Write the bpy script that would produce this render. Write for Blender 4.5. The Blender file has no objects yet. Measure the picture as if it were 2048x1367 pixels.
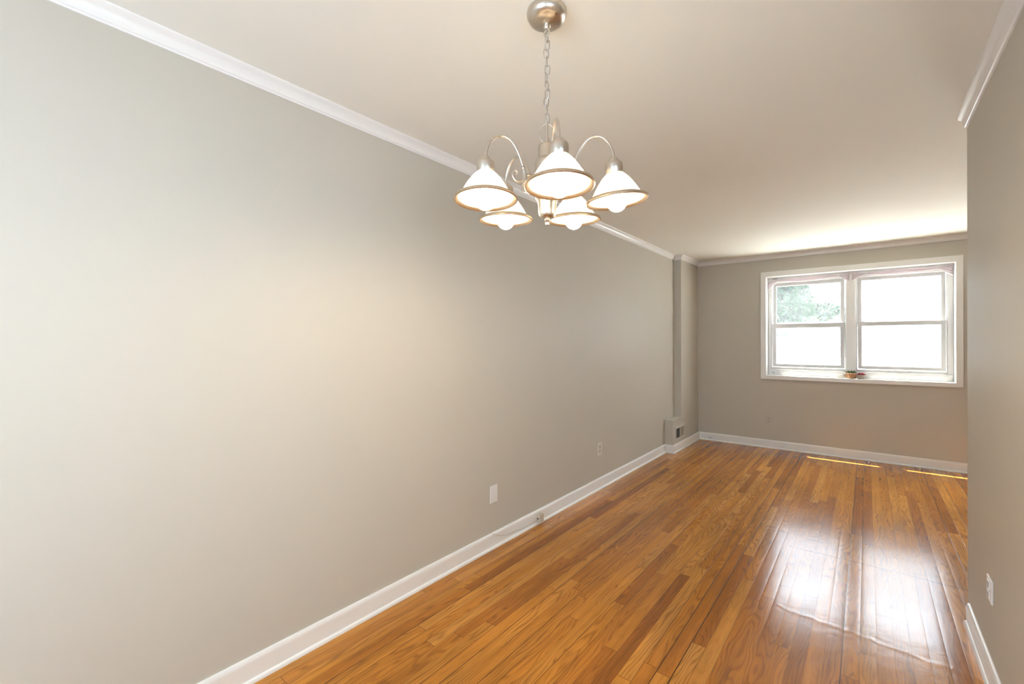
import bpy, bmesh, math, random
from mathutils import Vector, Matrix
random.seed(7)
sc = bpy.context.scene
COL = sc.collection
PI = math.pi

# ------------------------------------------------------------------ camera
CAM = Vector((0.0, 0.0, 1.344))
YAW, PITCH, ROLL, FPX = 0.6759, -0.0011, -0.0026, 885.49
fw = Vector((-math.sin(YAW)*math.cos(PITCH), math.cos(YAW)*math.cos(PITCH), math.sin(PITCH)))
r0 = Vector((math.cos(YAW), math.sin(YAW), 0))
u0 = r0.cross(fw)
rt = r0*math.cos(ROLL) + u0*math.sin(ROLL)
up = u0*math.cos(ROLL) - r0*math.sin(ROLL)
cam_data = bpy.data.cameras.new('camera')
cam_data.sensor_width = 36.0
cam_data.lens = FPX*36.0/2048.0
cam_data.clip_start = 0.02
cam_data.clip_end = 300
cam = bpy.data.objects.new('camera', cam_data)
COL.objects.link(cam)
cam.matrix_world = Matrix(((rt.x, up.x, -fw.x, CAM.x), (rt.y, up.y, -fw.y, CAM.y), (rt.z, up.z, -fw.z, CAM.z), (0, 0, 0, 1)))
sc.camera = cam

# ------------------------------------------------------------------ view, world, sun, daylight
sc.view_settings.view_transform = 'Standard'
sc.view_settings.look = 'None'
sc.view_settings.exposure = 1.66
sc.view_settings.gamma = 1.0
sc.view_settings.use_curve_mapping = False

SKY = 3.6
SUN = 20.0
world = bpy.data.worlds.new('sky')
sc.world = world
world.use_nodes = True
wn = world.node_tree.nodes
wl = world.node_tree.links
bg = wn['Background']
tc = wn.new('ShaderNodeTexCoord')
sep = wn.new('ShaderNodeSeparateXYZ')
ramp = wn.new('ShaderNodeValToRGB')
ramp.color_ramp.elements[0].position = 0.0
ramp.color_ramp.elements[0].color = (0.72, 0.77, 0.84, 1)
ramp.color_ramp.elements[1].position = 0.45
ramp.color_ramp.elements[1].color = (1.16, 1.28, 1.46, 1)
wl.new(tc.outputs['Generated'], sep.inputs[0])
wl.new(sep.outputs['Z'], ramp.inputs[0])
# clear blue sky on the shaded side of the house, white haze on the sunny street side
side = wn.new('ShaderNodeMapRange')
for i_, v_ in ((1, -.5), (2, .5), (3, 0.0), (4, 1.0)): side.inputs[i_].default_value = v_
wl.new(sep.outputs['Y'], side.inputs[0])
skymix = wn.new('ShaderNodeMix'); skymix.data_type = 'RGBA'
wl.new(side.outputs[0], skymix.inputs['Factor'])
skymix.inputs[6].default_value = (0.67, 0.845, 1.10, 1)
wl.new(ramp.outputs[0], skymix.inputs[7])
wl.new(skymix.outputs[2], bg.inputs['Color'])
bg.inputs['Strength'].default_value = SKY

sun_data = bpy.data.lights.new('sun', 'SUN')
sun_data.energy = SUN
sun_data.angle = math.radians(0.53)
sun_data.color = (1.0, 0.95, 0.86)
sun = bpy.data.objects.new('sun', sun_data)
COL.objects.link(sun)
SUN_DIR = Vector((0.19, -0.221, -1.0)).normalized()
sun.rotation_euler = SUN_DIR.to_track_quat('-Z', 'Y').to_euler()
sun.location = (0, 12, 12)

def portal(name, loc, size, target_dir):
    d = bpy.data.lights.new(name, 'AREA')
    d.shape = 'RECTANGLE'
    d.size, d.size_y = size
    d.cycles.is_portal = True
    o = bpy.data.objects.new(name, d)
    COL.objects.link(o)
    o.location = loc
    o.rotation_euler = Vector(target_dir).to_track_quat('-Z', 'Z').to_euler()
    return o
portal('daylight_front_windows', (-0.145, 6.68, 1.53), (1.8, 1.3), (0, -1, 0))
portal('daylight_front_door', (1.27, 6.68, 1.03), (.6, 2.1), (0, -1, 0))
NEAR_Y = -1.45
NW = (-1.45, 0.05, 0.60, 2.05)          # unseen window added behind the photographer to brighten the left wall: x0 x1 z0 z1
RW = (-0.25, 0.70, 1.00, 2.00)          # unseen window added in the right wall, throws daylight on the left wall: y0 y1 z0 z1
portal('added_side_window_portal', (0.378+.15, (RW[0]+RW[1])/2, (RW[2]+RW[3])/2), (RW[1]-RW[0]+.1, RW[3]-RW[2]+.1), (-1, 0, 0))
portal('added_rear_window_portal', ((NW[0]+NW[1])/2, NEAR_Y-0.22, (NW[2]+NW[3])/2), (NW[1]-NW[0]+.1, NW[3]-NW[2]+.1), (0, 1, 0))

# ------------------------------------------------------------------ helpers
ORIGIN = {}
def origin(o):
    return ORIGIN.get(o.name, Vector((0, 0, 0))) if o else Vector((0, 0, 0))

def obj(name, bm, mat, parent=None, smooth=False, bevel=0.0, local=False):
    """link a bmesh (world coordinates unless local) as one mesh object"""
    me = bpy.data.meshes.new(name)
    bmesh.ops.recalc_face_normals(bm, faces=bm.faces)
    if parent is not None and not local:
        bmesh.ops.translate(bm, verts=bm.verts, vec=-origin(parent))
    bm.to_mesh(me)
    bm.free()
    o = bpy.data.objects.new(name, me)
    COL.objects.link(o)
    me.materials.append(mat)
    if smooth:
        for p in me.polygons:
            p.use_smooth = True
        if smooth != 'all':
            m = o.modifiers.new('edges', 'EDGE_SPLIT')
            m.split_angle = math.radians(38)
    if bevel:
        b = o.modifiers.new('bevel', 'BEVEL')
        b.width = bevel
        b.segments = 2
        b.limit_method = 'ANGLE'
    if parent is not None:
        o.parent = parent
        ORIGIN[o.name] = origin(parent)
    return o

def tag(o, label=None, cat=None, group=None, kind=None):
    if label: o['label'] = label
    if cat: o['category'] = cat
    if group: o['group'] = group
    if kind: o['kind'] = kind
    return o

def thing(name, loc, label, cat, group=None):
    o = bpy.data.objects.new(name, None)
    o.empty_display_size = 0.05
    COL.objects.link(o)
    o.location = loc
    ORIGIN[o.name] = Vector(loc)
    return tag(o, label, cat, group)

def struct(name, bm, mat, label=None, cat=None, **k):
    o = obj(name, bm, mat, **k)
    o['kind'] = 'structure'
    if label: o['label'] = label
    if cat: o['category'] = cat
    return o

def BM():
    return bmesh.new()

def box(bm, x0, x1, y0, y1, z0, z1):
    vs = [bm.verts.new((x, y, z)) for z in (z0, z1) for y in (y0, y1) for x in (x0, x1)]
    for f in ((0, 1, 3, 2), (4, 6, 7, 5), (0, 4, 5, 1), (2, 3, 7, 6), (0, 2, 6, 4), (1, 5, 7, 3)):
        bm.faces.new([vs[i] for i in f])
    return bm

def lathe(bm, prof, c=(0, 0, 0), n=32, axis='Z', ribs=None, cap=True):
    """prof: list of (radius, height)"""
    rings = []
    for k, (r, h) in enumerate(prof):
        ring = []
        for i in range(n):
            a = 2*PI*i/n
            rr = r
            if ribs:
                rr = r + ribs[k]*math.cos(a*n/4)
            p = (rr*math.cos(a), rr*math.sin(a), h)
            if axis == 'X': p = (p[2], p[0], p[1])
            if axis == 'Y': p = (p[0], p[2], p[1])
            ring.append(bm.verts.new((p[0]+c[0], p[1]+c[1], p[2]+c[2])))
        rings.append(ring)
    for a, b in zip(rings, rings[1:]):
        for i in range(n):
            bm.faces.new((a[i], a[(i+1) % n], b[(i+1) % n], b[i]))
    if cap:
        bm.faces.new(rings[0])
        bm.faces.new(rings[-1])
    return bm

def spline(pts, k=8):
    pts = [Vector(p) for p in pts]
    out = []
    for i in range(len(pts)-1):
        p0 = pts[max(i-1, 0)]; p1 = pts[i]; p2 = pts[i+1]; p3 = pts[min(i+2, len(pts)-1)]
        for j in range(k):
            t = j/k
            out.append(0.5*((2*p1)+(p2-p0)*t+(2*p0-5*p1+4*p2-p3)*t*t+(3*p1-p0-3*p2+p3)*t**3))
    out.append(pts[-1])
    return out

def tube(bm, pts, r, n=10, closed=False, cap=True):
    pts = [Vector(p) for p in pts]
    N = len(pts)
    rings = []
    prev = None
    for i, p in enumerate(pts):
        if closed:
            t = (pts[(i+1) % N]-pts[(i-1) % N]).normalized()
        else:
            t = (pts[min(i+1, N-1)]-pts[max(i-1, 0)]).normalized()
        if prev is None:
            a = Vector((0, 0, 1)) if abs(t.z) < 0.9 else Vector((1, 0, 0))
            nrm = t.cross(a).normalized()
        else:
            nrm = (prev - t*prev.dot(t)).normalized()
        prev = nrm
        b = t.cross(nrm)
        rr = r(i/(N-1)) if callable(r) else r
        rings.append([bm.verts.new(p + (nrm*math.cos(2*PI*j/n) + b*math.sin(2*PI*j/n))*rr) for j in range(n)])
    rng = range(N) if closed else range(N-1)
    for i in rng:
        a, b = rings[i], rings[(i+1) % N]
        off = 0
        if closed and i == N-1:
            off = min(range(n), key=lambda o: (a[0].co-b[o].co).length)
        for j in range(n):
            bm.faces.new((a[j], a[(j+1) % n], b[(j+1+off) % n], b[(j+off) % n]))
    if cap and not closed:
        bm.faces.new(rings[0]); bm.faces.new(rings[-1])
    return bm

def sweep(path, prof, segs=None, caps=True):
    """profile (offset to the right of travel, z) swept along a 2D path with mitred corners"""
    P = [Vector((p[0], p[1])) for p in path]
    N = len(P)
    nr = []
    for a, b in zip(P, P[1:]):
        d = (b-a).normalized()
        nr.append(Vector((d.y, -d.x)))
    mit = []
    for i in range(N):
        if i == 0: mit.append(nr[0])
        elif i == N-1: mit.append(nr[-1])
        else:
            m = nr[i-1]+nr[i]
            mit.append(m/(1+nr[i-1].dot(nr[i])))
    bm = BM()
    rng = segs if segs else range(N-1)
    i0, i1 = min(rng), max(rng)+1
    rings = []
    for i in range(i0, i1+1):
        rings.append([bm.verts.new((P[i].x+mit[i].x*o, P[i].y+mit[i].y*o, z)) for o, z in prof])
    n = len(prof)
    for a, b in zip(rings, rings[1:]):
        for j in range(n):
            bm.faces.new((a[j], a[(j+1) % n], b[(j+1) % n], b[j]))
    if caps:
        bm.faces.new(rings[0]); bm.faces.new(rings[-1])
    return bm

# ------------------------------------------------------------------ materials
class NT:
    def __init__(s, name):
        s.m = bpy.data.materials.new(name)
        s.m.use_nodes = True
        s.t = s.m.node_tree
        s.b = s.t.nodes['Principled BSDF']
        s.out = s.t.nodes['Material Output']
    def n(s, kind, **k):
        o = s.t.nodes.new('ShaderNode'+kind)
        for a, v in k.items(): setattr(o, a, v)
        return o
    def link(s, a, b): s.t.links.new(a, b)
    def math(s, op, a, b=None, c=None, clamp=False):
        o = s.n('Math', operation=op); o.use_clamp = clamp
        for i, v in enumerate((a, b, c)):
            if v is None: continue
            if isinstance(v, (int, float)): o.inputs[i].default_value = v
            else: s.link(v, o.inputs[i])
        return o.outputs[0]
    def mix(s, f, a, b, blend='MIX'):
        o = s.n('Mix', data_type='RGBA', blend_type=blend)
        for sock, v in ((o.inputs['Factor'], f), (o.inputs[6], a), (o.inputs[7], b)):
            if isinstance(v, (int, float)): sock.default_value = v
            elif isinstance(v, tuple): sock.default_value = (*v, 1) if len(v) == 3 else v
            else: s.link(v, sock)
        return o.outputs[2]
    def comb(s, x, y, z):
        o = s.n('CombineXYZ')
        for i, v in enumerate((x, y, z)):
            if isinstance(v, (int, float)): o.inputs[i].default_value = v
            else: s.link(v, o.inputs[i])
        return o.outputs[0]
    def noise(s, vec, scale, detail=3, rough=.5):
        o = s.n('TexNoise'); o.inputs['Scale'].default_value = scale
        o.inputs['Detail'].default_value = detail; o.inputs['Roughness'].default_value = rough
        if vec is not None: s.link(vec, o.inputs['Vector'])
        return o.outputs['Fac']
    def obco(s):
        return s.n('TexCoord').outputs['Object']
    def bump(s, h, strength, dist):
        o = s.n('Bump'); o.inputs['Strength'].default_value = strength; o.inputs['Distance'].default_value = dist
        s.link(h, o.inputs['Height']); s.link(o.outputs[0], s.b.inputs['Normal'])

def paint(name, col, rough=.5, var=.03, bump=.08, bscale=160, spec=.4):
    m = NT(name)
    co = m.obco()
    f = m.noise(co, 2.2, 4)
    c2 = tuple(c*(1-var) for c in col)
    m.link(m.mix(f, c2, tuple(min(1, c*(1+var)) for c in col)), m.b.inputs['Base Color'])
    m.b.inputs['Roughness'].default_value = rough
    m.b.inputs['Specular IOR Level'].default_value = spec
    if bump: m.bump(m.noise(co, bscale, 3), bump, .002)
    return m.m

def metal(name, col, rough, brush=0.0):
    m = NT(name)
    co = m.obco()
    f = m.noise(co, 40, 3)
    m.link(m.mix(f, tuple(c*.93 for c in col), col), m.b.inputs['Base Color'])
    m.b.inputs['Metallic'].default_value = 1.0
    m.link(m.math('MULTIPLY_ADD', f, .12, rough-.06), m.b.inputs['Roughness'])
    return m.m

def emit(name, col, strength):
    m = NT(name)
    f = m.noise(m.obco(), 5, 1)
    m.link(m.mix(f, col, tuple(min(1, c*1.02) for c in col)), m.b.inputs['Emission Color'])
    m.b.inputs['Emission Strength'].default_value = strength
    m.b.inputs['Base Color'].default_value = (1, 1, 1, 1)
    return m.m

M_WALL = paint('wall_paint', (0.58, 0.535, 0.455), .50, .025, .10, 140, .28)
M_CEIL = paint('ceiling_paint', (0.89, 0.865, 0.785), .75, .015, .06, 90, .2)
M_TRIM = paint('white_trim_paint', (0.88, 0.855, 0.815), .30, .02, .05, 60, .5)
M_VINYL = paint('white_vinyl', (0.70, 0.685, 0.665), .35, .02, 0, 60, .5)
M_PLATE = paint('white_plate', (0.82, 0.79, 0.765), .3, .01, 0)
M_BEIGE = paint('beige_plastic', (0.60, 0.52, 0.41), .4, .03, 0)
M_PLATEW = paint('painted_over_plate', (0.575, 0.53, 0.455), .4, .02, 0)
M_DARK = paint('dark_hole', (0.03, 0.027, 0.022), .7, .1, 0)
M_GRILLE = paint('grille_metal', (0.60, 0.57, 0.50), .4, .03, 0)
M_DUCT = paint('dark_duct', (0.10, 0.09, 0.075), .7, .2, 0)
M_DAMPER = paint('damper_metal', (0.40, 0.35, 0.27), .5, .15, 0)
M_NICKEL = metal('brushed_nickel', (0.66, 0.595, 0.515), .30)
M_CHAIN = metal('chain_nickel', (0.56, 0.51, 0.45), .35)
M_RIM = metal('antique_nickel_rim', (0.62, 0.50, 0.37), .38)
M_CORD = paint('clear_lamp_cord', (0.62, 0.60, 0.57), .3, .05, 0)
M_BULB = emit('bulb_glow', (1.0, 0.81, 0.56), 40.0)

def make_shade_glass():
    m = NT('ribbed_white_glass')
    f = m.noise(m.obco(), 30, 2)
    col = m.mix(f, (0.66, 0.65, 0.63), (0.72, 0.71, 0.69))
    d = m.n('BsdfDiffuse'); t = m.n('BsdfTranslucent'); tr = m.n('BsdfTransparent'); g = m.n('BsdfGlossy')
    m.link(col, d.inputs[0]); m.link(col, t.inputs[0])
    tr.inputs[0].default_value = (.95, .95, .95, 1)
    g.inputs['Roughness'].default_value = .12
    a = m.n('MixShader'); a.inputs[0].default_value = .55
    m.link(d.outputs[0], a.inputs[1]); m.link(t.outputs[0], a.inputs[2])
    b = m.n('MixShader'); b.inputs[0].default_value = .10
    m.link(a.outputs[0], b.inputs[1]); m.link(tr.outputs[0], b.inputs[2])
    c = m.n('MixShader'); c.inputs[0].default_value = .06
    m.link(b.outputs[0], c.inputs[1]); m.link(g.outputs[0], c.inputs[2])
    m.link(c.outputs[0], m.out.inputs['Surface'])
    return m.m
M_SHADE = make_shade_glass()

def make_pane(name, dirt, clear=(.96, .98, .97)):
    """window glass: clear with a film of dust that scatters the daylight"""
    m = NT(name)
    co = m.obco()
    tr = m.n('BsdfTransparent'); tr.inputs[0].default_value = (*clear, 1)
    t = m.n('BsdfTranslucent'); t.inputs[0].default_value = (.9, .93, .94, 1)
    g = m.n('BsdfGlossy'); g.inputs['Roughness'].default_value = .02
    f = m.noise(co, 14, 6, .65)
    fine = m.noise(co, 90, 2)
    k = m.math('MULTIPLY', m.math('MULTIPLY_ADD', fine, .5, .75), m.math('MULTIPLY', f, dirt*2), clamp=True)
    a = m.n('MixShader'); m.link(k, a.inputs[0])
    m.link(tr.outputs[0], a.inputs[1]); m.link(t.outputs[0], a.inputs[2])
    lw = m.n('LayerWeight')
    fr = m.math('MULTIPLY_ADD', m.math('POWER', lw.outputs['Facing'], 5.0), .35, .025)
    b = m.n('MixShader'); m.link(fr, b.inputs[0])
    m.link(a.outputs[0], b.inputs[1]); m.link(g.outputs[0], b.inputs[2])
    m.link(b.outputs[0], m.out.inputs['Surface'])
    return m.m
M_GLASS = make_pane('dusty_window_glass', .025)
M_GLASSL = make_pane('screened_window_glass', .08, (.70, .72, .72))

def make_sheer():
    m = NT('sheer_pink_voile')
    co = m.obco()
    f = m.noise(co, 60, 3)
    col = m.mix(f, (0.86, 0.75, 0.78), (0.93, 0.86, 0.88))
    d = m.n('BsdfDiffuse'); t = m.n('BsdfTranslucent'); tr = m.n('BsdfTransparent')
    m.link(col, d.inputs[0]); m.link(col, t.inputs[0])
    a = m.n('MixShader'); a.inputs[0].default_value = .55
    m.link(d.outputs[0], a.inputs[1]); m.link(t.outputs[0], a.inputs[2])
    b = m.n('MixShader'); b.inputs[0].default_value = .34
    m.link(a.outputs[0], b.inputs[1]); m.link(tr.outputs[0], b.inputs[2])
    m.link(b.outputs[0], m.out.inputs['Surface'])
    return m.m
M_SHEER = make_sheer()

def make_floor():
    m = NT('oak_strip_floor')
    co = m.obco()
    s = m.n('SeparateXYZ'); m.link(co, s.inputs[0])
    X, Y = s.outputs[0], s.outputs[1]
    px = m.math('DIVIDE', m.math('ADD', X, 5.0), 0.0585)
    row = m.math('FLOOR', px); fx = m.math('FRACT', px)
    def wn1(v):
        o = m.n('TexWhiteNoise', noise_dimensions='1D'); m.link(v, o.inputs['W']); return o
    r1 = wn1(row).outputs['Value']
    r2 = wn1(m.math('ADD', row, 71.3)).outputs['Value']
    L = m.math('MULTIPLY_ADD', r2, 1.0, .75)
    py = m.math('DIVIDE', m.math('MULTIPLY_ADD', r1, 9.0, m.math('ADD', Y, 20.0)), L)
    brd = m.math('FLOOR', py); fy = m.math('FRACT', py)
    w = m.n('TexWhiteNoise', noise_dimensions='2D'); m.link(m.comb(row, brd, 0), w.inputs['Vector'])
    v = w.outputs['Value']
    wc = m.n('SeparateColor'); m.link(w.outputs['Color'], wc.inputs[0])
    v2, v3 = wc.outputs[1], wc.outputs[2]
    rampn = m.n('ValToRGB')
    cr = rampn.color_ramp
    cr.elements[0].position = 0; cr.elements[0].color = (0.34, 0.112, 0.017, 1)
    cr.elements[1].position = 1; cr.elements[1].color = (0.63, 0.270, 0.048, 1)
    for p, c in ((.06, (0.40, 0.135, 0.018)), (.35, (0.52, 0.193, 0.024)), (.65, (0.58, 0.228, 0.030)), (.85, (0.60, 0.250, 0.038))):
        e = cr.elements.new(p); e.color = (*c, 1)
    m.link(v, rampn.inputs[0])
    col = rampn.outputs[0]
    # long soft grain inside every board
    shift = m.math('MULTIPLY', v2, 37.0)
    g1 = m.noise(m.comb(m.math('MULTIPLY', X, 34), m.math('MULTIPLY_ADD', Y, 1.6, shift), shift), 1.0, 5, .6)
    k1 = m.n('MapRange'); m.link(g1, k1.inputs[0])
    for i, val in ((1, .3), (2, .7), (3, .76), (4, 1.18)): k1.inputs[i].default_value = val
    col = m.mix(1.0, col, k1.outputs[0], 'MULTIPLY')
    # cathedral figure
    n2 = m.noise(m.comb(m.math('MULTIPLY', X, 9), m.math('MULTIPLY_ADD', Y, 1.3, shift), shift), 1.0, 2, .5)
    ph = m.math('MULTIPLY_ADD', n2, 95.0, m.math('MULTIPLY', X, 330.0))
    fig = m.math('POWER', m.math('MULTIPLY_ADD', m.math('SINE', ph), .5, .5), 3.0)
    brk = m.noise(m.comb(m.math('MULTIPLY', X, 60), m.math('MULTIPLY_ADD', Y, 5, shift), shift), 1.0, 3, .6)
    fig = m.math('MULTIPLY', fig, m.math('MULTIPLY_ADD', m.math('GREATER_THAN', v3, .25), .55, .25))
    fig = m.math('MULTIPLY', fig, m.math('SUBTRACT', m.math('MULTIPLY', brk, 2.0), .35, clamp=True), clamp=True)
    col = m.mix(m.math('MULTIPLY', fig, .75), col, (0.13, 0.042, 0.012))
    # fine pores
    g3 = m.noise(m.comb(m.math('MULTIPLY', X, 420), m.math('MULTIPLY_ADD', Y, 9, shift), shift), 1.0, 2, .6)
    por = m.math('MULTIPLY', m.math('SUBTRACT', g3, .55, clamp=True), 2.2, clamp=True)
    col = m.mix(por, col, (0.15, 0.05, 0.014))
    # knots and dark stains
    kn = m.n('TexVoronoi'); kn.inputs['Scale'].default_value = 1.0
    m.link(m.comb(m.math('MULTIPLY', X, 3.1), m.math('MULTIPLY', Y, 1.5), 0), kn.inputs['Vector'])
    kd = m.math('SUBTRACT', 1.0, m.math('DIVIDE', kn.outputs['Distance'], .05), clamp=True)
    col = m.mix(m.math('MULTIPLY', kd, .6), col, (0.06, 0.03, 0.015))
    big = m.noise(m.comb(m.math('MULTIPLY', X, 2.0), m.math('MULTIPLY', Y, 1.0), 3.0), 1.0, 4, .55)
    mr = m.n('MapRange'); m.link(big, mr.inputs[0])
    for i, val in ((1, .35), (2, .68), (3, .82), (4, 1.12)): mr.inputs[i].default_value = val
    col = m.mix(1.0, col, mr.outputs[0], 'MULTIPLY')
    # joints between strips, some open and dark; butt ends
    ex = m.math('MINIMUM', fx, m.math('SUBTRACT', 1.0, fx))
    rowgap = wn1(m.math('ADD', m.math('ROUND', px), 13.7)).outputs['Value']
    gw = m.math('MULTIPLY_ADD', m.math('POWER', rowgap, 2.0), .026, .010)
    gapx = m.math('LESS_THAN', ex, gw)
    ey = m.math('MULTIPLY', m.math('MINIMUM', fy, m.math('SUBTRACT', 1.0, fy)), L)
    gapy = m.math('LESS_THAN', ey, .0011)
    gp = m.math('MAXIMUM', m.math('MULTIPLY', gapx, m.math('MULTIPLY_ADD', rowgap, .65, .25)), m.math('MULTIPLY', gapy, .75))
    # straight cross joint where the two rooms meet
    cj = m.math('MULTIPLY', m.math('LESS_THAN', m.math('ABSOLUTE', m.math('SUBTRACT', Y, m.math('MULTIPLY_ADD', big, .05, 3.37))), .0035), m.math('GREATER_THAN', X, -.40))
    gp = m.math('MAXIMUM', gp, m.math('MULTIPLY', cj, .7))
    col = m.mix(gp, col, (0.025, 0.012, 0.006))
    m.link(col, m.b.inputs['Base Color'])
    # satin varnish, worn unevenly
    wear = m.noise(m.comb(m.math('MULTIPLY', X, 7), m.math('MULTIPLY', Y, 3), 9.0), 1.0, 5, .65)
    m.link(m.math('MULTIPLY_ADD', wear, .14, .12), m.b.inputs['Roughness'])
    m.b.inputs['Specular IOR Level'].default_value = .32
    m.b.inputs['Coat Weight'].default_value = .10
    m.b.inputs['Coat Roughness'].default_value = .10
    # cupped strips, ripples in the varnish
    cup = m.math('MULTIPLY', m.math('POWER', m.math('ABSOLUTE', m.math('MULTIPLY_ADD', fx, 2.0, -1.0)), 4.0), -.0006)
    tilt = m.math('MULTIPLY', m.math('MULTIPLY', m.math('SUBTRACT', v3, .5), fx), .0005)
    rip = m.math('MULTIPLY', m.noise(m.comb(m.math('MULTIPLY', X, 12), m.math('MULTIPLY', Y, 16), 2.0), 1.0, 3, .55), .0016)
    rid = m.math('SUBTRACT', Y, m.math('MULTIPLY_ADD', m.noise(m.comb(m.math('MULTIPLY', X, 9), 0.0, 5.0), 1.0, 3, .6), .10, m.math('MULTIPLY_ADD', X, -.10, 2.51)))
    ridge = m.math('MULTIPLY', m.math('EXPONENT', m.math('MULTIPLY', m.math('MULTIPLY', rid, rid), -3500.0)), m.math('MULTIPLY', m.math('GREATER_THAN', X, -.45), .0008))
    gr = m.math('MULTIPLY', g3, -.00012)
    h = m.math('ADD', m.math('ADD', m.math('ADD', cup, tilt), m.math('ADD', rip, ridge)), m.math('ADD', gr, m.math('MULTIPLY', gp, -.0012)))
    o = m.n('Bump'); o.inputs['Strength'].default_value = .40; o.inputs['Distance'].default_value = 1.0
    m.link(h, o.inputs['Height']); m.link(o.outputs[0], m.b.inputs['Normal']); m.link(o.outputs[0], m.b.inputs['Coat Normal'])
    return m.m
M_FLOOR = make_floor()

# ------------------------------------------------------------------ room shell
XL, YB, XR, YR, H = -1.908, 6.363, 0.378, 3.045, 2.422
XC, XBOX = -1.820, -1.810               # duct chase in the corner, register box at its foot
Y_CH, Y_BX = 5.66, 5.33
X_FAR = 3.3                             # far side of the living room, round the corner
WT = 0.22                               # outer wall thickness
WX0, WX1, WZ0, WZ1 = -1.001, 0.716, 0.902, 2.154     # hole for the pair of windows
DX0, DX1, DZ1 = 1.02, 1.52, 2.05        # front doorway round the corner

b = BM(); box(b, XL-.3, X_FAR+.3, NEAR_Y-.3, YB+WT, -.12, 0)
struct('floor', b, M_FLOOR, 'orange oak strip floor with worn glossy varnish', 'floor')
b = BM(); box(b, XL-.3, X_FAR+.3, NEAR_Y-.3, YB+WT+.03, H, H+.3)
struct('ceiling', b, M_CEIL, 'plain off-white plaster ceiling', 'ceiling')
b = BM(); box(b, XL-.2, XL, NEAR_Y-.2, YB+WT, 0, H)
box(b, XL-.01, XC, Y_CH, YB+.01, 0, H)
box(b, XL-.01, XBOX, Y_BX, 5.74, 0, .392)
struct('wall_left', b, M_WALL, 'long greige left wall with a boxed duct in its corner', 'wall')
b = BM()
for x0, x1, z0, z1 in ((XL, WX0, 0, H), (WX0, WX1, 0, WZ0), (WX0, WX1, WZ1, H), (WX1, DX0, 0, H), (DX0, DX1, DZ1, H), (DX1, X_FAR+.2, 0, H)):
    box(b, x0, x1, YB, YB+WT, z0, z1)
bmesh.ops.remove_doubles(b, verts=b.verts, dist=1e-5)
struct('wall_back', b, M_WALL, 'greige back wall around the front windows', 'wall')
b = BM()
for y0, y1, z0, z1 in ((RW[1], YR, 0, H), (NEAR_Y-.2, RW[0], 0, H), (RW[0], RW[1], 0, RW[2]), (RW[0], RW[1], RW[3], H)):
    box(b, XR, XR+.12, y0, y1, z0, z1)
bmesh.ops.remove_doubles(b, verts=b.verts, dist=1e-5)
struct('wall_right', b, M_WALL, 'greige right wall ending in a square corner', 'wall')
b = BM(); box(b, XR+.12, X_FAR+.2, YR-.12, YR, 0, H)
struct('wall_return', b, M_WALL)
b = BM(); box(b, X_FAR, X_FAR+.2, YR, YB, 0, H)
struct('wall_far', b, M_WALL)
b = BM()
for x0, x1, z0, z1 in ((XL, NW[0], 0, H), (NW[1], XR, 0, H), (NW[0], NW[1], 0, NW[2]), (NW[0], NW[1], NW[3], H)):
    box(b, x0, x1, NEAR_Y-.2, NEAR_Y, z0, z1)
bmesh.ops.remove_doubles(b, verts=b.verts, dist=1e-5)
struct('wall_near', b, M_WALL)

# crown moulding and baseboards, mitred round the chase
CROWN = [(0, H-.057), (.005, -.057+H), (.0065, H-.051), (.0105, H-.048), (.0115, H-.044), (.0125, H-.037), (.016, H-.026),
         (.022, H-.017), (.030, H-.012), (.0315, H-.010), (.036, H-.007), (.038, H-.003), (.038, H+.002), (0, H+.002)]
cpath = [(XL, NEAR_Y), (XL, Y_CH), (XC, Y_CH), (XC, YB), (X_FAR, YB)]
struct('trim_1', sweep(cpath, CROWN, range(0, 3)), M_TRIM, 'white crown moulding along the left wall and round the chase', 'crown moulding', smooth=True)
struct('trim_2', sweep(cpath, CROWN, range(3, 4)), M_TRIM, 'white crown moulding above the front windows', 'crown moulding', smooth=True)
struct('trim_3', sweep([(XR, YR-.005), (XR, NEAR_Y)], CROWN), M_TRIM, 'white crown moulding stopping short at the right wall corner', 'crown moulding', smooth=True)
BASE = [(0, 0), (.022, 0), (.022, .008), (.0195, .014), (.015, .017), (.0125, .018), (.0125, .074), (.0130, .084), (.0115, .094), (.008, .0995), (.003, .101), (0, .101)]
XB2 = XBOX
bpath = [(XL, NEAR_Y), (XL, Y_BX), (XB2, Y_BX), (XB2, YB), (DX0-.07, YB)]
struct('baseboard_left', sweep(bpath, BASE, range(0, 3)), M_TRIM, 'white baseboard along the left wall', 'baseboard', smooth=True)
struct('baseboard_back', sweep(bpath, BASE, range(3, 4)), M_TRIM, 'white baseboard under the front windows', 'baseboard', smooth=True)
struct('baseboard_right', sweep([(XR, 2.985), (XR, NEAR_Y)], BASE), M_TRIM, 'white baseboard with a cut end on the right wall', 'baseboard', smooth=True)

# ------------------------------------------------------------------ front windows
def ring_xz(bm, o, i, y0, y1):
    """rectangular ring o=(x0,x1,z0,z1) minus i, mitred corners, between y0 and y1"""
    def c(r): return [(r[0], r[2]), (r[1], r[2]), (r[1], r[3]), (r[0], r[3])]
    O, I = c(o), c(i)
    vs = {}
    for nme, pts in (('o', O), ('i', I)):
        for k, (x, z) in enumerate(pts):
            for yy, t in ((y0, 0), (y1, 1)):
                vs[nme, k, t] = bm.verts.new((x, yy, z))
    for k in range(4):
        j = (k+1) % 4
        bm.faces.new((vs['o', k, 0], vs['o', j, 0], vs['i', j, 0], vs['i', k, 0]))
        bm.faces.new((vs['o', k, 1], vs['o', j, 1], vs['i', j, 1], vs['i', k, 1]))
        bm.faces.new((vs['o', k, 0], vs['o', j, 0], vs['o', j, 1], vs['o', k, 1]))
        bm.faces.new((vs['i', k, 0], vs['i', j, 0], vs['i', j, 1], vs['i', k, 1]))
    return bm

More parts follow.
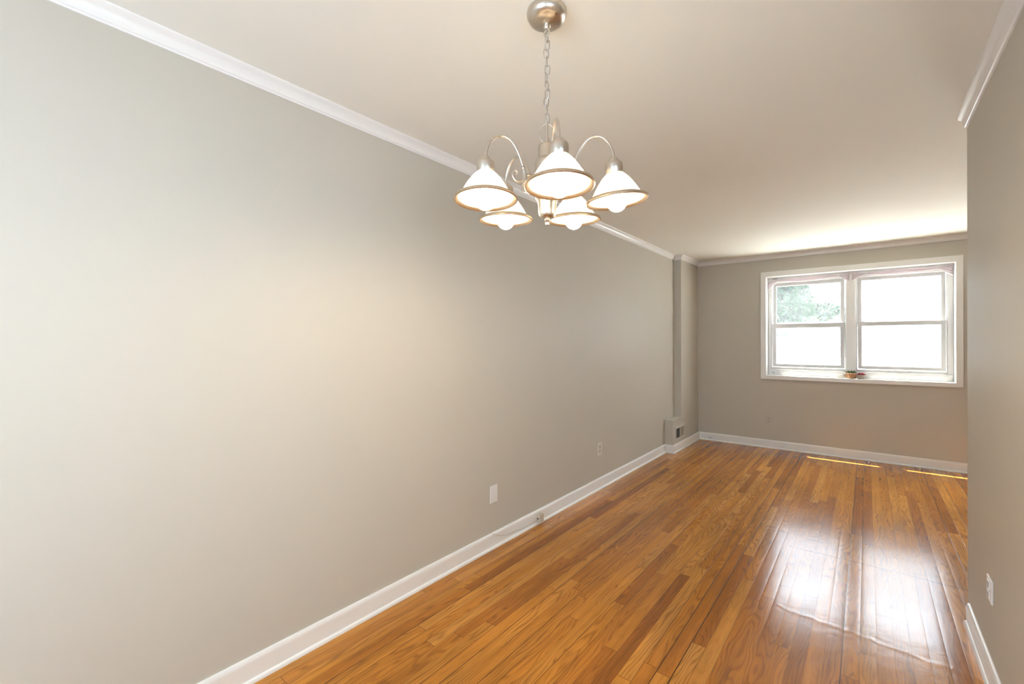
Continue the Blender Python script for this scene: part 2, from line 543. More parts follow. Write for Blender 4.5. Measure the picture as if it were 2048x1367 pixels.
# casing round the opening and the liner of the reveal
b = BM(); ring_xz(b, (-1.052, .762, .864, 2.208), (-.991, .706, .912, 2.144), YB-.021, YB)
casing = struct('trim_4', b, M_TRIM, 'white mitred casing round the front windows', 'window casing', bevel=.004)
b = BM(); ring_xz(b, (WX0+.0005, WX1-.0005, WZ0+.0005, WZ1-.0005), (-.991, .706, .912, 2.144), YB-.012, YB+.20)
struct('trim_5', b, M_TRIM, 'white liner and sill of the window reveal', 'window reveal', bevel=.003)
# post between the two windows
b = BM(); box(b, -.193, -.104, YB+.105, YB+.19, .912, 2.144)
struct('trim_6', b, M_TRIM, 'white post between the two windows', 'window post', bevel=.004)

FY0, FY1 = YB+.130, YB+.205             # frame depth
def window(name, label, fx0, fx1, lo, lg, uo, ug):
    """fx: frame outer x; lo/lg lower sash outer / glass; uo/ug upper sash outer / glass (x0,x1,z0,z1)"""
    b = BM()
    z0, z1 = .912, 2.144
    ring_xz(b, (fx0, fx1, z0, z1), (lo[0]-.003, lo[1]+.003, 1.011, 2.078), FY0, FY1)
    fr = struct(name, b, M_VINYL, label, 'window', bevel=.002)
    # stepped sill nose and inner stops of the frame
    b = BM(); box(b, fx0+.004, fx1-.004, FY0-.022, FY0, z0, .983)
    obj('frame_sill', b, M_VINYL, fr, bevel=.003)
    b = BM()
    box(b, fx0, lo[0]-.010, FY0-.012, FY0, .983, z1)
    box(b, lo[1]+.010, fx1, FY0-.012, FY0, .983, z1)
    box(b, lo[0]-.010, lo[1]+.010, FY0-.012, FY0, 2.088, z1)
    obj('frame_stop', b, M_VINYL, fr, bevel=.002)
    for nm, o_, g_, ya, yb, gm in (('lower_sash', lo, lg, FY0+.008, FY0+.036, M_GLASSL), ('upper_sash', uo, ug, FY0+.040, FY0+.066, M_GLASS)):
        b = BM(); ring_xz(b, o_, g_, ya, yb)
        # glazing bead
        q = .008
        ring_xz(b, (g_[0]-q, g_[1]+q, g_[2]-q, g_[3]+q), g_, ya-.006, ya)
        sash = obj(nm, b, M_VINYL, fr, bevel=.002)
        b = BM(); box(b, g_[0]-.002, g_[1]+.002, (ya+yb)/2-.002, (ya+yb)/2+.002, g_[2]-.002, g_[3]+.002)
        obj('pane', b, gm, sash)
        if nm == 'lower_sash':
            # meeting rail ledge, corner caps, lift rail
            b = BM(); box(b, o_[0]+.02, o_[1]-.02, ya-.006, ya, g_[2]-.034, g_[2]-.026)
            obj('lift_rail', b, M_VINYL, sash, bevel=.0015)
            for s in (0, 1):
                xa = o_[0]+.012 if s == 0 else o_[1]-.060
                b = BM(); box(b, xa, xa+.048, ya+.002, yb, o_[3]-.001, o_[3]+.005)
                obj('tilt_latch', b, M_VINYL, sash, bevel=.0015)
            xm = (o_[0]+o_[1])/2
            for s in (-.17, .17):
                b = BM(); box(b, xm+s-.018, xm+s+.018, ya+.004, yb-.002, o_[3]-.001, o_[3]+.004)
                lathe(b, [(.009, o_[3]+.003), (.009, o_[3]+.009)], (xm+s, (ya+yb)/2, 0), 12)
                obj('sash_lock', b, M_VINYL, sash)
    return fr
w1 = window('window_1', 'left double-hung window with trees behind its upper pane', -.988, -.186,
       (-.941, -.205, 1.015, 1.559), (-.900, -.244, 1.054, 1.504), (-.936, -.207, 1.528, 2.076), (-.902, -.246, 1.571, 2.034))
w2 = window('window_2', 'right double-hung window with bright white panes', -.104, .703,
       (-.083, .650, 1.018, 1.559), (-.047, .611, 1.055, 1.512), (-.086, .650, 1.528, 2.076), (-.048, .614, 1.572, 2.036))
# small dark marks on the frames: screw holes, a gap, a sash stop
def dot(parent, x, y, z, r):
    b = BM(); lathe(b, [(r, y-.0012), (r, y+.002)], (x, 0, z), 14, axis='Y')
    obj('screw_hole', b, M_DARK, parent)
b = BM(); box(b, .245, .375, FY0-.0235, FY0-.0215, .9835, .9885)
obj('slot', b, paint('slot_shadow_gap', (.22, .2, .18), .6, .1, 0), w2)
b = BM(); box(b, .628, .634, FY0-.014, FY0-.010, 1.615, 1.650)
obj('sash_stop', b, M_GRILLE, w2)
dot(w1, -.930, FY0-.022, .943, .0055)
b = BM(); box(b, -.940, -.885, FY0-.0135, FY0-.0115, 2.125, 2.131)
obj('slot', b, M_DARK, w1)

# glazed front door round the corner and two unseen windows, added to brighten the left wall, which let the daylight in
b = BM(); ring_xz(b, (DX0-.065, DX1+.065, -.2, DZ1+.065), (DX0, DX1, -.1, DZ1), YB-.018, YB)
bmesh.ops.bisect_plane(b, geom=b.verts[:]+b.edges[:]+b.faces[:], plane_co=(0, 0, 0), plane_no=(0, 0, -1), clear_outer=True)
struct('trim_7', b, M_TRIM)
b = BM(); ring_xz(b, (DX0+.004, DX1-.004, .006, DZ1-.004), (DX0+.045, DX1-.045, .10, DZ1-.07), YB+.14, YB+.175)
dr = struct('door_1', b, M_VINYL)
b = BM(); box(b, DX0+.043, DX1-.043, YB+.155, YB+.160, .098, DZ1-.068)
obj('pane', b, M_GLASS, dr)
b = BM(); ring_xz(b, (NW[0], NW[1], NW[2], NW[3]), (NW[0]+.04, NW[1]-.04, NW[2]+.04, NW[3]-.04), NEAR_Y-.14, NEAR_Y-.09)
wn_ = struct('added_rear_window', b, M_VINYL)
b = BM(); box(b, NW[0]+.038, NW[1]-.038, NEAR_Y-.118, NEAR_Y-.113, NW[2]+.038, NW[3]-.038)
obj('pane', b, M_GLASS, wn_)
b = BM()
for ya, yb, za, zb in ((RW[0], RW[1], RW[2], RW[2]+.04), (RW[0], RW[1], RW[3]-.04, RW[3]), (RW[0], RW[0]+.04, RW[2]+.04, RW[3]-.04), (RW[1]-.04, RW[1], RW[2]+.04, RW[3]-.04)):
    box(b, XR+.04, XR+.09, ya, yb, za, zb)
wr_ = struct('added_side_window', b, M_VINYL)
b = BM(); box(b, XR+.063, XR+.067, RW[0]+.038, RW[1]-.038, RW[2]+.038, RW[3]-.038)
obj('pane', b, M_GLASS, wr_)

# ------------------------------------------------------------------ sheer valances pinned above each window
def valance(label, xs):
    """xs: fan end left, pin left, pin right, fan end right; each (x, z_top, z_bottom)"""
    yv = FY0-.035
    t = thing('sheer_valance', ((xs[0][0]+xs[3][0])/2, yv, 2.09), label, 'valance', 'sheer valances over the front windows')
    stations = []
    def seg(a, c, n, puff, sag):
        for i in range(n):
            f = i/(n)
            x = a[0]+(c[0]-a[0])*f
            zt = a[1]+(c[1]-a[1])*f
            zb = a[2]+(c[2]-a[2])*f
            m = math.sin(PI*f)
            stations.append((x, zt+puff*m*.35, zb-puff*m-sag*m, f))
    seg(xs[0], xs[1], 10, 0, 0)
    seg(xs[1], xs[2], 30, .022, .0)
    seg(xs[2], xs[3], 10, 0, 0)
    stations.append((xs[3][0], xs[3][1], xs[3][2], 1))
    b = BM()
    n = 25
    grid = []
    for (x, zt, zb, f) in stations:
        row = []
        for j in range(n):
            s = j/(n-1)
            h = zt-zb
            amp = .004 + .05*min(h, .10)
            y = yv + amp*math.sin(s*PI*9 + x*3) - .004*math.sin(s*PI)
            row.append(b.verts.new((x, y, zt+(zb-zt)*s)))
        grid.append(row)
    for r_, q_ in zip(grid, grid[1:]):
        for j in range(n-1):
            b.faces.new((r_[j], r_[j+1], q_[j+1], q_[j]))
    f_ = obj('fabric', b, M_SHEER, t, smooth='all')
    so = f_.modifiers.new('thickness', 'SOLIDIFY'); so.thickness = .0012
    # bright rolled hems
    b = BM()
    tube(b, [(s[0], yv-.012, s[2]+.001) for s in stations], .0028, 6)
    obj('hem', b, M_TRIM, t, smooth='all')
    for p in (xs[1], xs[2]):
        b = BM()
        lathe(b, [(.004, 0), (.0065, .003), (.0045, .006), (.0045, .011), (.0065, .014), (.002, .0155)], (0, 0, 0), 12, axis='Y')
        bmesh.ops.rotate(b, verts=b.verts, cent=(0, 0, 0), matrix=Matrix.Rotation(PI, 3, 'Z'))
        bmesh.ops.translate(b, verts=b.verts, vec=(p[0], yv-.022, (p[1]+p[2])/2))
        pin = obj('push_pin', b, M_VINYL, t, smooth=True)
        b = BM(); lathe(b, [(.0032, 0), (.0032, .03)], (p[0], yv-.0375, (p[1]+p[2])/2-.004), 8, axis='Y')
        obj('pin_shank', b, M_DARK, pin)
    return t
valance('sheer pinkish fabric swag pinned over the left window', ((-.985, 2.085, 1.985), (-.878, 2.106, 2.090), (-.258, 2.112, 2.096), (-.160, 2.128, 2.020)))
valance('sheer pinkish fabric swag pinned over the right window', ((-.135, 2.125, 2.035), (-.012, 2.112, 2.096), (.585, 2.114, 2.098), (.700, 2.142, 2.012)))

# ------------------------------------------------------------------ potted plants on the sill
def clay(name, c1, c2, stripes):
    m = NT(name)
    co = m.obco()
    s = m.n('SeparateXYZ'); m.link(co, s.inputs[0])
    n_ = m.noise(co, 90, 3)
    w_ = m.math('MULTIPLY_ADD', m.math('SINE', m.math('MULTIPLY_ADD', n_, 2.0, m.math('MULTIPLY', s.outputs[2], stripes))), .5, .5)
    m.link(m.mix(w_, c1, c2), m.b.inputs['Base Color'])
    m.b.inputs['Roughness'].default_value = .6
    return m.m
M_POT1 = clay('white_banded_ceramic', (.80, .78, .72), (.42, .37, .30), 420)
M_POT2 = clay('terracotta', (.52, .27, .13), (.60, .34, .18), 500)
M_POT3 = clay('beige_banded_ceramic', (.66, .56, .46), (.36, .29, .22), 300)
M_LEAF = paint('dark_green_leaf', (.035, .085, .03), .5, .3, 0)
M_LEAF2 = paint('grey_green_leaf', (.10, .14, .10), .5, .3, 0)
M_RED = paint('red_leaf', (.55, .035, .045), .5, .25, 0)
M_SOIL = paint('potting_soil', (.05, .035, .025), .9, .3, 0)
def leaf_blade(bm, base, dirv, length, width):
    d = Vector(dirv).normalized()
    side = d.cross(Vector((0, 0, 1)))
    if side.length < .05: side = Vector((1, 0, 0))
    side.normalize()
    nrm = side.cross(d)
    prof = [(0, .55), (.3, 1.0), (.65, .8), (1, .05)]
    rings = []
    for f, w in prof:
        c = Vector(base)+d*length*f
        ww = width*w
        rings.append([bm.verts.new(c+side*ww*math.cos(a)+nrm*ww*.4*math.sin(a)) for a in [k*PI/3 for k in range(6)]])
    for a, c in zip(rings, rings[1:]):
        for j in range(6):
            bm.faces.new((a[j], a[(j+1) % 6], c[(j+1) % 6], c[j]))
    bm.faces.new(rings[0]); bm.faces.new(rings[-1])
SILL = .912
def pot_plant(label, x, y, prof, pot_mat, leaf_mat, kind):
    t = thing('potted_succulent', (x, y, SILL), label, 'potted plant', 'little potted plants on the window sill')
    b = BM(); lathe(b, [(r, SILL+h) for r, h in prof], (x, y, 0), 28, cap=False)
    b.faces.new([v for v in b.verts][:28])
    obj('pot', b, pot_mat, t, smooth=True)
    rim = max(p[1] for p in prof); rr = prof[-1][0]
    b = BM(); lathe(b, [(rr*.99, SILL+rim-.014), (rr*.99, SILL+rim-.010)], (x, y, 0), 20)
    obj('soil', b, M_SOIL, t)
    b = BM()
    rnd = random.Random(label)
    z = SILL+rim-.011
    if kind == 'grass':
        for k in range(60):
            a = rnd.uniform(0, 2*PI); q = rnd.uniform(0, rr*.85)
            leaf_blade(b, (x+q*math.cos(a), y+q*math.sin(a), z), (math.cos(a)*rnd.uniform(.2, 1.0), math.sin(a)*rnd.uniform(.2, 1.0), 1.0), rnd.uniform(.030, .058), .0035)
    elif kind == 'rosette':
        for ring_, (cnt, tilt_, ln) in enumerate(((9, .35, .026), (8, .9, .024), (5, 2.0, .020))):
            for k in range(cnt):
                a = 2*PI*k/cnt + ring_*.4
                leaf_blade(b, (x+.004*math.cos(a), y+.004*math.sin(a), z), (math.cos(a), math.sin(a), tilt_), ln, .0065)
    else:
        for k in range(34):
            a = rnd.uniform(0, 2*PI); q = rr*.9*math.sqrt(rnd.random())
            c = Vector((x+q*math.cos(a), y+q*math.sin(a), z+.012+.018*(1-(q/rr)**2)*rnd.uniform(.4, 1.2)))
            bmesh.ops.create_icosphere(b, subdivisions=1, radius=rnd.uniform(.005, .008), matrix=Matrix.Translation(c))
    obj('leaves', b, leaf_mat, t, smooth='all')
    return t
PY = 6.400
pot_plant('round white banded pot with grey-green rosette, left of the terracotta pot', -.2355, PY, [(.022, 0), (.033, .008), (.042, .022), (.042, .034), (.035, .046), (.033, .046), (.036, .036)], M_POT1, M_LEAF2, 'rosette')
pot_plant('terracotta pot of spiky dark green leaves in the middle of the sill', -.146, PY, [(.042, 0), (.045, .004), (.049, .058), (.047, .060), (.046, .060), (.044, .052)], M_POT2, M_LEAF, 'grass')
pot_plant('beige pot with a bright red plant, right of the terracotta pot', -.054, PY, [(.024, 0), (.032, .005), (.041, .020), (.043, .034), (.041, .044), (.039, .044), (.038, .034)], M_POT3, M_RED, 'bumpy')

# ------------------------------------------------------------------ wall plates, outlets, register, phone jack
def plate_on_left(y0, y1, z0, z1, label, mat, sockets, name='wall_outlet'):
    t = thing(name, (XL, (y0+y1)/2, z0), label, 'wall plate' if not sockets else 'outlet')
    b = BM(); box(b, XL, XL+.006, y0, y1, z0, z1)
    obj('cover_plate', b, mat, t, bevel=.0025)
    yc = (y0+y1)/2; zc = (z0+z1)/2
    if sockets:
        for s in (-1, 1):
            b = BM(); box(b, XL+.005, XL+.008, yc-.017, yc+.017, zc+s*.0195-.0145, zc+s*.0195+.0145)
            r = obj('receptacle', b, M_BEIGE, t, bevel=.001)
            b = BM()
            for q in (-.0065, .0065):
                box(b, XL+.0078, XL+.0086, yc+q-.0012, yc+q+.0012, zc+s*.0195-.001, zc+s*.0195+.008)
            lathe(b, [(.0026, XL+.0078), (.0026, XL+.0086)], (0, yc, zc+s*.0195-.007), 10, axis='X')
            obj('slots', b, M_DARK, r)
    for s in ((0,) if sockets else (-.03, .03)):
        b = BM(); lathe(b, [(.0032, XL+.0055), (.0028, XL+.0072)], (0, yc, zc+s), 12, axis='X')
        obj('screw', b, mat, t)
    return t
plate_on_left(2.145, 2.217, .293, .405, 'blank white plate on the left wall above the phone jack', M_PLATE, False, 'blank_wall_plate')
plate_on_left(3.609, 3.689, .306, .420, 'beige duplex outlet on the left wall, further along than the blank plate', paint('ivory_plate', (.72, .67, .58), .35, .02, 0), True)

# outlet on the back wall, painted over
t = thing('wall_outlet', (-.968, YB, .292), 'outlet painted over in wall colour under the left window', 'outlet')
b = BM(); box(b, -1.004, -.932, YB-.005, YB, .292, .416)
obj('cover_plate', b, M_PLATEW, t, bevel=.002)
for s in (-1, 1):
    zc = .354+s*.0195
    b = BM(); box(b, -.985, -.951, YB-.0075, YB-.004, zc-.0145, zc+.0145)
    r = obj('receptacle', b, M_PLATEW, t, bevel=.001)
    b = BM()
    for q in (-.0065, .0065):
        box(b, -.968+q-.0018, -.968+q+.0018, YB-.0083, YB-.007, zc-.001, zc+.009)
    lathe(b, [(.0035, YB-.0083), (.0035, YB-.007)], (-.968, 0, zc-.008), 10, axis='Y')
    obj('slots', b, M_DARK, r)
b = BM(); lathe(b, [(.0028, YB-.0065), (.0032, YB-.0045)], (-.968, 0, .354), 12, axis='Y')
obj('screw', b, M_PLATEW, t)

# outlet on the right wall
t = thing('wall_outlet', (XR, 2.527, .322), 'white duplex outlet on the right wall beside the camera', 'outlet')
y0, y1, z0, z1 = 2.484, 2.570, .322, .412
b = BM(); box(b, XR-.006, XR, y0, y1, z0, z1)
obj('cover_plate', b, M_PLATE, t, bevel=.0025)
yc, zm = (y0+y1)/2, (z0+z1)/2
for s in (-1, 1):
    zc = zm+s*.0195
    b = BM(); box(b, XR-.0085, XR-.005, yc-.017, yc+.017, zc-.0145, zc+.0145)
    r = obj('receptacle', b, M_PLATE, t, bevel=.001)
    b = BM()
    for q in (-.0065, .0065):
        box(b, XR-.0092, XR-.0083, yc+q-.0012, yc+q+.0012, zc-.001, zc+.008)
    lathe(b, [(.0026, XR-.0092), (.0026, XR-.0083)], (0, yc, zc-.007), 10, axis='X')
    obj('slots', b, M_DARK, r)
b = BM(); lathe(b, [(.0028, XR-.0072), (.0032, XR-.0055)], (0, yc, zm), 12, axis='X')
obj('screw', b, M_PLATE, t)

# air register on the boxed foot of the duct
gx = XBOX
t = thing('air_register', (gx, 5.575, .142), 'small metal air register on the duct box in the far corner', 'air vent')
b = BM()
def ring_yz(bm, o, i, x0, x1):
    for (ya, yb, za, zb) in ((o[0], o[1], o[2], i[2]), (o[0], o[1], i[3], o[3]), (o[0], i[0], i[2], i[3]), (i[1], o[1], i[2], i[3])):
        box(bm, x0, x1, ya, yb, za, zb)
    return bm
ring_yz(b, (5.405, 5.735, .140, .302), (5.428, 5.715, .163, .279), gx, gx+.007)
box(b, gx, gx+.007, 5.563, 5.578, .163, .279)
obj('frame', b, M_GRILLE, t, bevel=.0015)
b = BM(); box(b, gx+.0002, gx+.0015, 5.428, 5.563, .163, .279)
obj('duct_opening', b, M_DUCT, t)
b = BM(); box(b, gx+.0002, gx+.0030, 5.578, 5.715, .163, .279)
obj('damper', b, M_DAMPER, t)
for k in range(7):
    z = .172+k*.0155
    b = BM(); box(b, gx+.0012, gx+.0045, 5.428, 5.563, z, z+.0035)
    obj('louver', b, M_DUCT, t)
b = BM(); box(b, gx+.004, gx+.011, 5.690, 5.700, .215, .245)
obj('lever', b, M_DAMPER, t, bevel=.001)

# phone jack screwed to the baseboard, with its wire tucked along the trim
t = thing('phone_jack', (XL+.0125, 2.666, .022), 'beige phone jack on the left baseboard with a thin wire', 'phone jack')
b = BM(); box(b, XL+.0125, XL+.047, 2.640, 2.692, .022, .076)
cov = obj('cover', b, M_BEIGE, t, bevel=.003)
b = BM(); box(b, XL+.024, XL+.036, 2.6385, 2.6405, .043, .055)
obj('port', b, M_DARK, cov)
b = BM()
wpts = [(XL+.010, 2.150, .101), (XL+.017, 2.195, .080), (XL+.018, 2.245, .060), (XL+.018, 2.300, .047), (XL+.018, 2.355, .043),
        (XL+.018, 2.41, .040), (XL+.020, 2.455, .032), (XL+.021, 2.51, .029), (XL+.024, 2.56, .033), (XL+.028, 2.61, .038), (XL+.030, 2.642, .047)]
tube(b, spline(wpts, 6), .0016, 6)
obj('wire', b, M_BEIGE, t, smooth='all')
b = BM(); lathe(b, [(.006, YB-.0138), (.006, YB-.0120)], (-1.655, 0, .038), 12, axis='Y')
obj('screw_hole', b, M_DARK, bpy.data.objects['baseboard_back'])

# ------------------------------------------------------------------ chandelier
W = 1.45
K = W/1.5
hub = CAM + fw*W + rt*((1095-1024)/FPX*W)
HX, HY = hub.x, hub.y
FH = Vector((fw.x, fw.y, 0)).normalized(); RH = Vector((FH.y, -FH.x, 0))
def zz(z15): return 1.344+(z15-1.343)*K     # heights measured at 1.5 m, brought to the true distance
Z_HUB = zz(1.90)
ch = thing('chandelier', (HX, HY, H), 'brushed nickel five-light chandelier with white glass bell shades', 'chandelier')
def P(r, z): return (r*K, zz(z))
def LP(lst): return [(r*K, zz(z)) for r, z in lst]
c0 = (HX, HY, 0)
# canopy on the ceiling
b = BM(); lathe(b, [(.064, H+.0015), (.0655, H-.006), (.0645, H-.016), (.058, H-.028), (.045, H-.036), (.025, H-.040), (.012, H-.0415), (.010, H-.043)], c0, 40)
can = obj('canopy', b, M_NICKEL, ch, smooth=True)
b = BM(); lathe(b, [(.010, H-.042), (.012, H-.046), (.012, H-.052), (.009, H-.055), (.008, H-.060)], c0, 20)
tube(b, [(HX+.010*math.sin(a), HY, H-.070+.011*math.cos(a)) for a in [2*PI*k/20 for k in range(20)]], .0022, 8, closed=True)
obj('canopy_loop', b, M_NICKEL, can, smooth=True)
# chain links
ztop, zbot = H-.072, zz(2.085)
NL = 11
pitch = (ztop-zbot)/NL
def link_bm():
    b = BM()
    hl, hw = pitch*.5+.0025, .0078
    pts = []
    for k in range(24):
        a = 2*PI*k/24
        pts.append((hw*math.cos(a)*(1.0), 0, (hl-hw)*(1 if math.sin(a) >= 0 else -1)*min(1, abs(math.sin(a))*3)+hw*math.sin(a)))
    tube(b, pts, .0017, 8, closed=True)
    return b
rots = [.9, -.6, .15, 1.35, .1, 1.2, .75, -.5, .05, 1.3, .6]
lk0 = None
for k in range(NL):
    z = ztop-(k+.5)*pitch
    if lk0 is None:
        lk = lk0 = obj('chain_link', link_bm(), M_CHAIN, ch, smooth='all', local=True)
    else:
        lk = lk0.copy(); COL.objects.link(lk); lk.parent = ch
    off = .0025*math.sin(k*2.1)
    lk.location = Vector((HX+off*RH.x, HY+off*RH.y, z))-Vector((HX, HY, H))
    lk.rotation_euler = (0, .10*math.sin(k*1.7), YAW+rots[k] + (0 if k % 2 == 0 else 0))
b = BM()
cp = []
for k in range(45):
    f = k/44
    z = H-.055-(H-.055-zz(2.02))*f
    q = .006*math.sin(f*PI*11)*math.sin(PI*min(1, f*1.02))
    cp.append((HX+RH.x*q+FH.x*.004*math.cos(f*37)*math.sin(PI*f), HY+RH.y*q+FH.y*.004*math.cos(f*37)*math.sin(PI*f), z))
tube(b, cp, .0011, 6)
obj('lamp_cord', b, M_CORD, ch, smooth='all')
# big wire ring and stem at the top of the body
b = BM(); rr_ = .0265*K
tube(b, [(HX+RH.x*rr_*math.sin(a)*.98, HY+RH.y*rr_*math.sin(a)*.98, zz(2.046)+.032*K*math.cos(a)) for a in [2*PI*k/40 for k in range(40)]], .0016, 8, closed=True)
obj('hanging_ring', b, M_NICKEL, ch, smooth='all')
b = BM(); lathe(b, LP([(.0042, 2.078), (.0042, 2.030), (.0075, 2.029), (.0085, 2.024), (.0085, 2.012), (.006, 2.010)]), c0, 18)
obj('stem', b, M_NICKEL, ch, smooth=True)
# turned body
b = BM(); lathe(b, LP([(.006, 2.014), (.020, 2.012), (.028, 2.006), (.0305, 1.998), (.0305, 1.962), (.0315, 1.960), (.036, 1.957), (.041, 1.948), (.0415, 1.940),
                      (.0415, 1.884), (.040, 1.878), (.036, 1.872), (.034, 1.866), (.036, 1.860), (.0395, 1.852), (.0405, 1.838), (.040, 1.826), (.0365, 1.822),
                      (.0345, 1.818), (.0315, 1.806), (.0305, 1.790), (.0295, 1.778), (.0265, 1.768), (.0215, 1.762), (.012, 1.759), (.005, 1.758)]), c0, 40)
body = obj('body', b, M_NICKEL, ch, smooth=True)
b = BM(); lathe(b, LP([(.004, 1.760), (.0085, 1.757), (.0095, 1.753), (.0075, 1.749), (.0045, 1.746), (.006, 1.743), (.005, 1.738), (.0012, 1.736)]), c0, 20)
obj('finial', b, M_NICKEL, body, smooth=True)

# arms, sockets, shades and bulbs: one of each in the radial plane, then copied round
base_local = Vector((0, 0, 0))
def rad(s, z): return Vector((s*K, 0, zz(z)-H))
R_ARM = .2195
Z_RIM = 1.8125
def arm_bm():
    b = BM()
    pts = [rad(.036, 1.903), rad(.055, 1.904), rad(.075, 1.905)]
    tube(b, pts, .0058*K, 12)
    lathe(b, [(.0085*K, .036*K), (.0085*K, .044*K)], (0, 0, zz(1.9035)-H), 14, axis='X')
    main = [rad(.083, 1.885), rad(.081, 1.900), rad(.087, 1.925), rad(.098, 1.955), rad(.113, 1.985), rad(.134, 2.009), rad(.158, 2.019), rad(.183, 2.013),
            rad(.203, 1.993), rad(.215, 1.968), rad(R_ARM, 1.945), rad(R_ARM, 1.922)]
    tube(b, spline(main, 6), .0043*K, 12)
    return b
def scroll_bm():
    b = BM()
    pts = [rad(.090, 1.930), rad(.0865, 1.912), rad(.0855, 1.896), rad(.091, 1.884), rad(.102, 1.878), rad(.115, 1.881), rad(.124, 1.891), rad(.1265, 1.903),
           rad(.122, 1.912), rad(.115, 1.914), rad(.110, 1.909), rad(.1115, 1.903)]
    tube(b, spline(pts, 6), lambda f: (.0036-.0014*f)*K, 10)
    bmesh.ops.create_uvsphere(b, u_segments=10, v_segments=8, radius=.0032*K, matrix=Matrix.Translation(rad(.1115, 1.903)))
    lathe(b, [(.0056*K, -.005), (.0062*K, 0), (.0056*K, .005)], tuple(rad(.0885, 1.926)), 12)
    return b
def cup_bm():
    b = BM()
    lathe(b, [(r*K, zz(z)-H) for r, z in [(.0055, 1.949), (.013, 1.947), (.0165, 1.942), (.0175, 1.936), (.0255, 1.933), (.0280, 1.928), (.0285, 1.922), (.0285, 1.902), (.0270, 1.899), (.0262, 1.896)]], (R_ARM*K, 0, 0), 32)
    return b
def shade_bm():
    b = BM()
    prof = [(.0250, 1.905), (.0262, 1.898), (.0340, 1.891), (.0450, 1.879), (.0560, 1.864), (.0668, 1.847), (.0755, 1.831), (.0810, 1.820), (.0880, 1.8155), (.0930, 1.8140)]
    inner = [(r-.0028, z-.0012) for r, z in reversed(prof)]
    full = prof+inner
    ribs = [0]+[.0006]*7+[0]*2 + [0]*2+[.0006]*7+[0]
    n = 160
    rings = []
    for (r, z), rb in zip(full, ribs):
        rings.append([b.verts.new(((r+rb*math.cos(i*2*PI/n*40))*K*math.cos(2*PI*i/n)+R_ARM*K, (r+rb*math.cos(i*2*PI/n*40))*K*math.sin(2*PI*i/n), zz(z)-H)) for i in range(n)])
    for a, c in zip(rings, rings[1:]+rings[:1]):
        for i in range(n):
            b.faces.new((a[i], a[(i+1) % n], c[(i+1) % n], c[i]))
    return b
def rim_bm():
    b = BM()
    prof = [(.0875, 1.8190), (.0935, 1.8180), (.0990, 1.8150), (.1018, 1.8105), (.1018, 1.8065), (.0985, 1.8045), (.0945, 1.8060), (.0905, 1.8090), (.0875, 1.8120)]
    n = 72
    rings = [[b.verts.new((r*K*math.cos(2*PI*i/n)+R_ARM*K, r*K*math.sin(2*PI*i/n), zz(z)-H)) for i in range(n)] for r, z in prof]
    for a, c in zip(rings, rings[1:]+rings[:1]):
        for i in range(n):
            b.faces.new((a[i], a[(i+1) % n], c[(i+1) % n], c[i]))
    return b
def bulb_bm():
    b = BM()
    pr = [(.0150, 1.842)]
    rc, zc = .0320, 1.806
    for k in range(14):
        a = math.radians(62 - k*(152/13))
        pr.append((rc*math.cos(a), zc+rc*math.sin(a)))
    pr.append((.001, zc-rc))
    lathe(b, [(r*K, zz(z)-H) for r, z in pr], (R_ARM*K, 0, 0), 28)
    return b
def neck_bm():
    b = BM()
    lathe(b, [(r*K, zz(z)-H) for r, z in [(.0145, 1.898), (.0155, 1.890), (.0155, 1.862), (.0148, 1.858), (.0152, 1.842)]], (R_ARM*K, 0, 0), 24)
    return b
M_SOCKET = paint('white_socket', (.75, .73, .68), .4, .02, 0)
def make_light():
    a = obj('arm', arm_bm(), M_NICKEL, ch, smooth=True, local=True)
    s = obj('scroll', scroll_bm(), M_NICKEL, a, smooth='all', local=True)
    cu = obj('socket_cup', cup_bm(), M_NICKEL, ch, smooth=True, local=True)
    sh = obj('lamp_shade', shade_bm(), M_SHADE, ch, smooth='all', local=True)
    ri = obj('shade_rim', rim_bm(), M_RIM, sh, smooth=True, local=True)
    bu = obj('bulb', bulb_bm(), M_BULB, ch, smooth='all', local=True)
    obj('bulb_neck', neck_bm(), M_SOCKET, bu, smooth=True, local=True)
    return [a, cu, sh, bu]
first = make_light()
near_dir = (-FH*.2195 + RH*.0170).normalized()
phi0 = math.atan2(near_dir.y, near_dir.x)
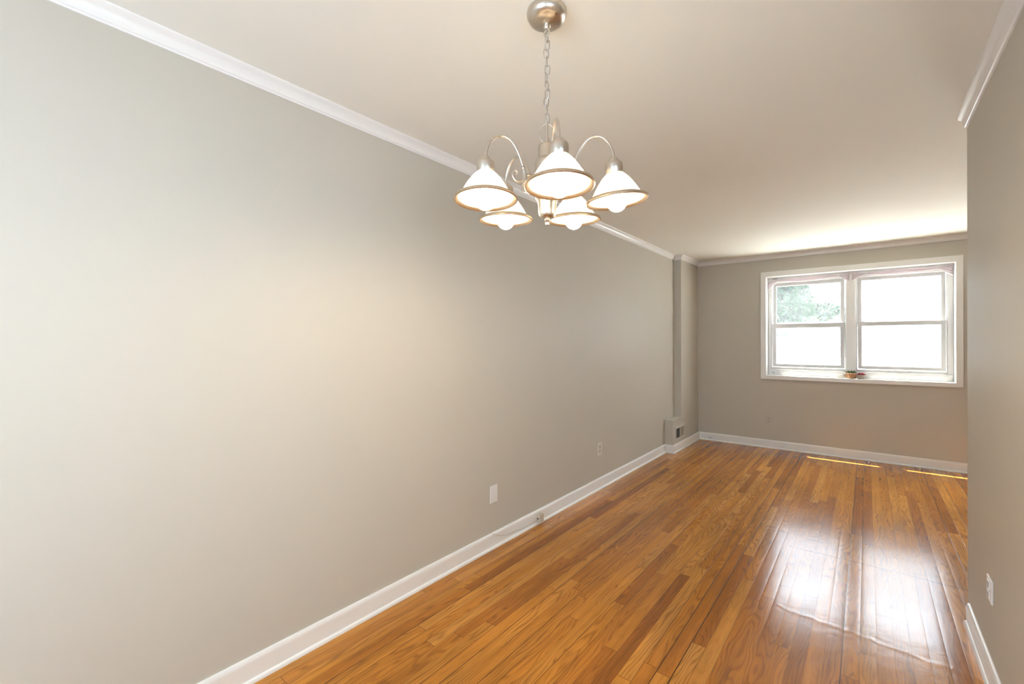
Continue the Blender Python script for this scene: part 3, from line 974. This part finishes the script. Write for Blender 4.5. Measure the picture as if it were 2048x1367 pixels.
# every arm and shade hangs a little differently: degrees towards the dining side, degrees of roll, drop of shade and of arm in metres
HANG_BY_SIDE = {'near': (3.5, 0, .018, .009), 'right': (-1.5, 5.0, .007, 0), 'back_right': (-2.5, 1.0, .003, 0), 'back_left': (-1.5, 0, .008, .002), 'left': (3.5, 0, .014, .009)}
HANG = [HANG_BY_SIDE[q] for q in ('near', 'right', 'back_right', 'back_left', 'left')]
for k in range(5):
    parts = first
    if k:
        parts = []
        for p in first:
            c = p.copy(); COL.objects.link(c); c.parent = ch
            for g in p.children:
                d = g.copy(); COL.objects.link(d); d.parent = c
            parts.append(c)
    ang = phi0+k*2*PI/5
    rz = Matrix.Rotation(ang, 4, 'Z')
    face, roll_, drop, adrop = HANG[k]
    piv = rz @ Vector((R_ARM*K, 0, zz(1.935)-H))
    hang = (Matrix.Translation(piv+Vector((0, 0, -drop))) @ Matrix.Rotation(math.radians(-roll_), 4, FH) @ Matrix.Rotation(math.radians(-face), 4, RH)
            @ Matrix.Translation(-piv) @ rz)
    for p in parts:
        p.matrix_basis = Matrix.Translation((0, 0, -adrop)) @ rz if p.name.startswith('arm') else hang

# ------------------------------------------------------------------ outside the windows
M_GROUND = paint('pale_concrete', (.50, .50, .485), .8, .08, 0)
M_BARK = paint('bark', (.13, .10, .07), .9, .3, .4, 30)
def make_foliage(name, c1, c2):
    m = NT(name)
    f = m.noise(m.obco(), 3, 4)
    m.link(m.mix(f, c1, c2), m.b.inputs['Base Color'])
    m.b.inputs['Roughness'].default_value = .8
    m.b.inputs['Specular IOR Level'].default_value = .08
    return m.m
M_FOL = make_foliage('leafy_green', (.010, .030, .010), (.024, .058, .022))
b = BM(); box(b, -30, 30, YB+WT+.03, 60, -.7, -.45)
struct('ground', b, M_GROUND, 'pale paved ground outside', 'ground')
def tree(x, y, h, r, seed, label):
    t = thing('tree', (x, y, -.45), label, 'tree', 'trees outside the left window')
    rnd = random.Random(seed)
    b = BM()
    tube(b, spline([(x, y, -.46), (x+.05, y, h*.3), (x-.05, y+.1, h*.55), (x, y, h*.8)], 6), lambda f: .16*(1-.7*f), 10)
    obj('trunk', b, M_BARK, t, smooth='all')
    b = BM()
    for k in range(8000):
        while True:
            v = Vector((rnd.uniform(-1, 1), rnd.uniform(-1, 1), rnd.uniform(-1, 1)))
            if .45 < v.length < 1: break
        c = Vector((x+v.x*r, y+v.y*r, h*.62+v.z*h*.42))
        s = rnd.uniform(.06, .12)
        R_ = Matrix.Rotation(rnd.uniform(0, 2*PI), 3, 'Z') @ Matrix.Rotation(rnd.uniform(-1, 1), 3, 'X')
        vs = [b.verts.new(c+R_ @ Vector(q)) for q in ((0, -s, 0), (s*.5, 0, s*.2), (0, s, 0), (-s*.5, 0, s*.2))]
        b.faces.new(vs)
    obj('foliage', b, M_FOL, t)
    return t
tree(-2.25, 15.0, 3.6, 1.1, 3, 'green tree seen at the left of the left upper pane')
tree(-1.35, 19.0, 2.6, 1.3, 5, 'lower green tree seen in the middle of the left upper pane')
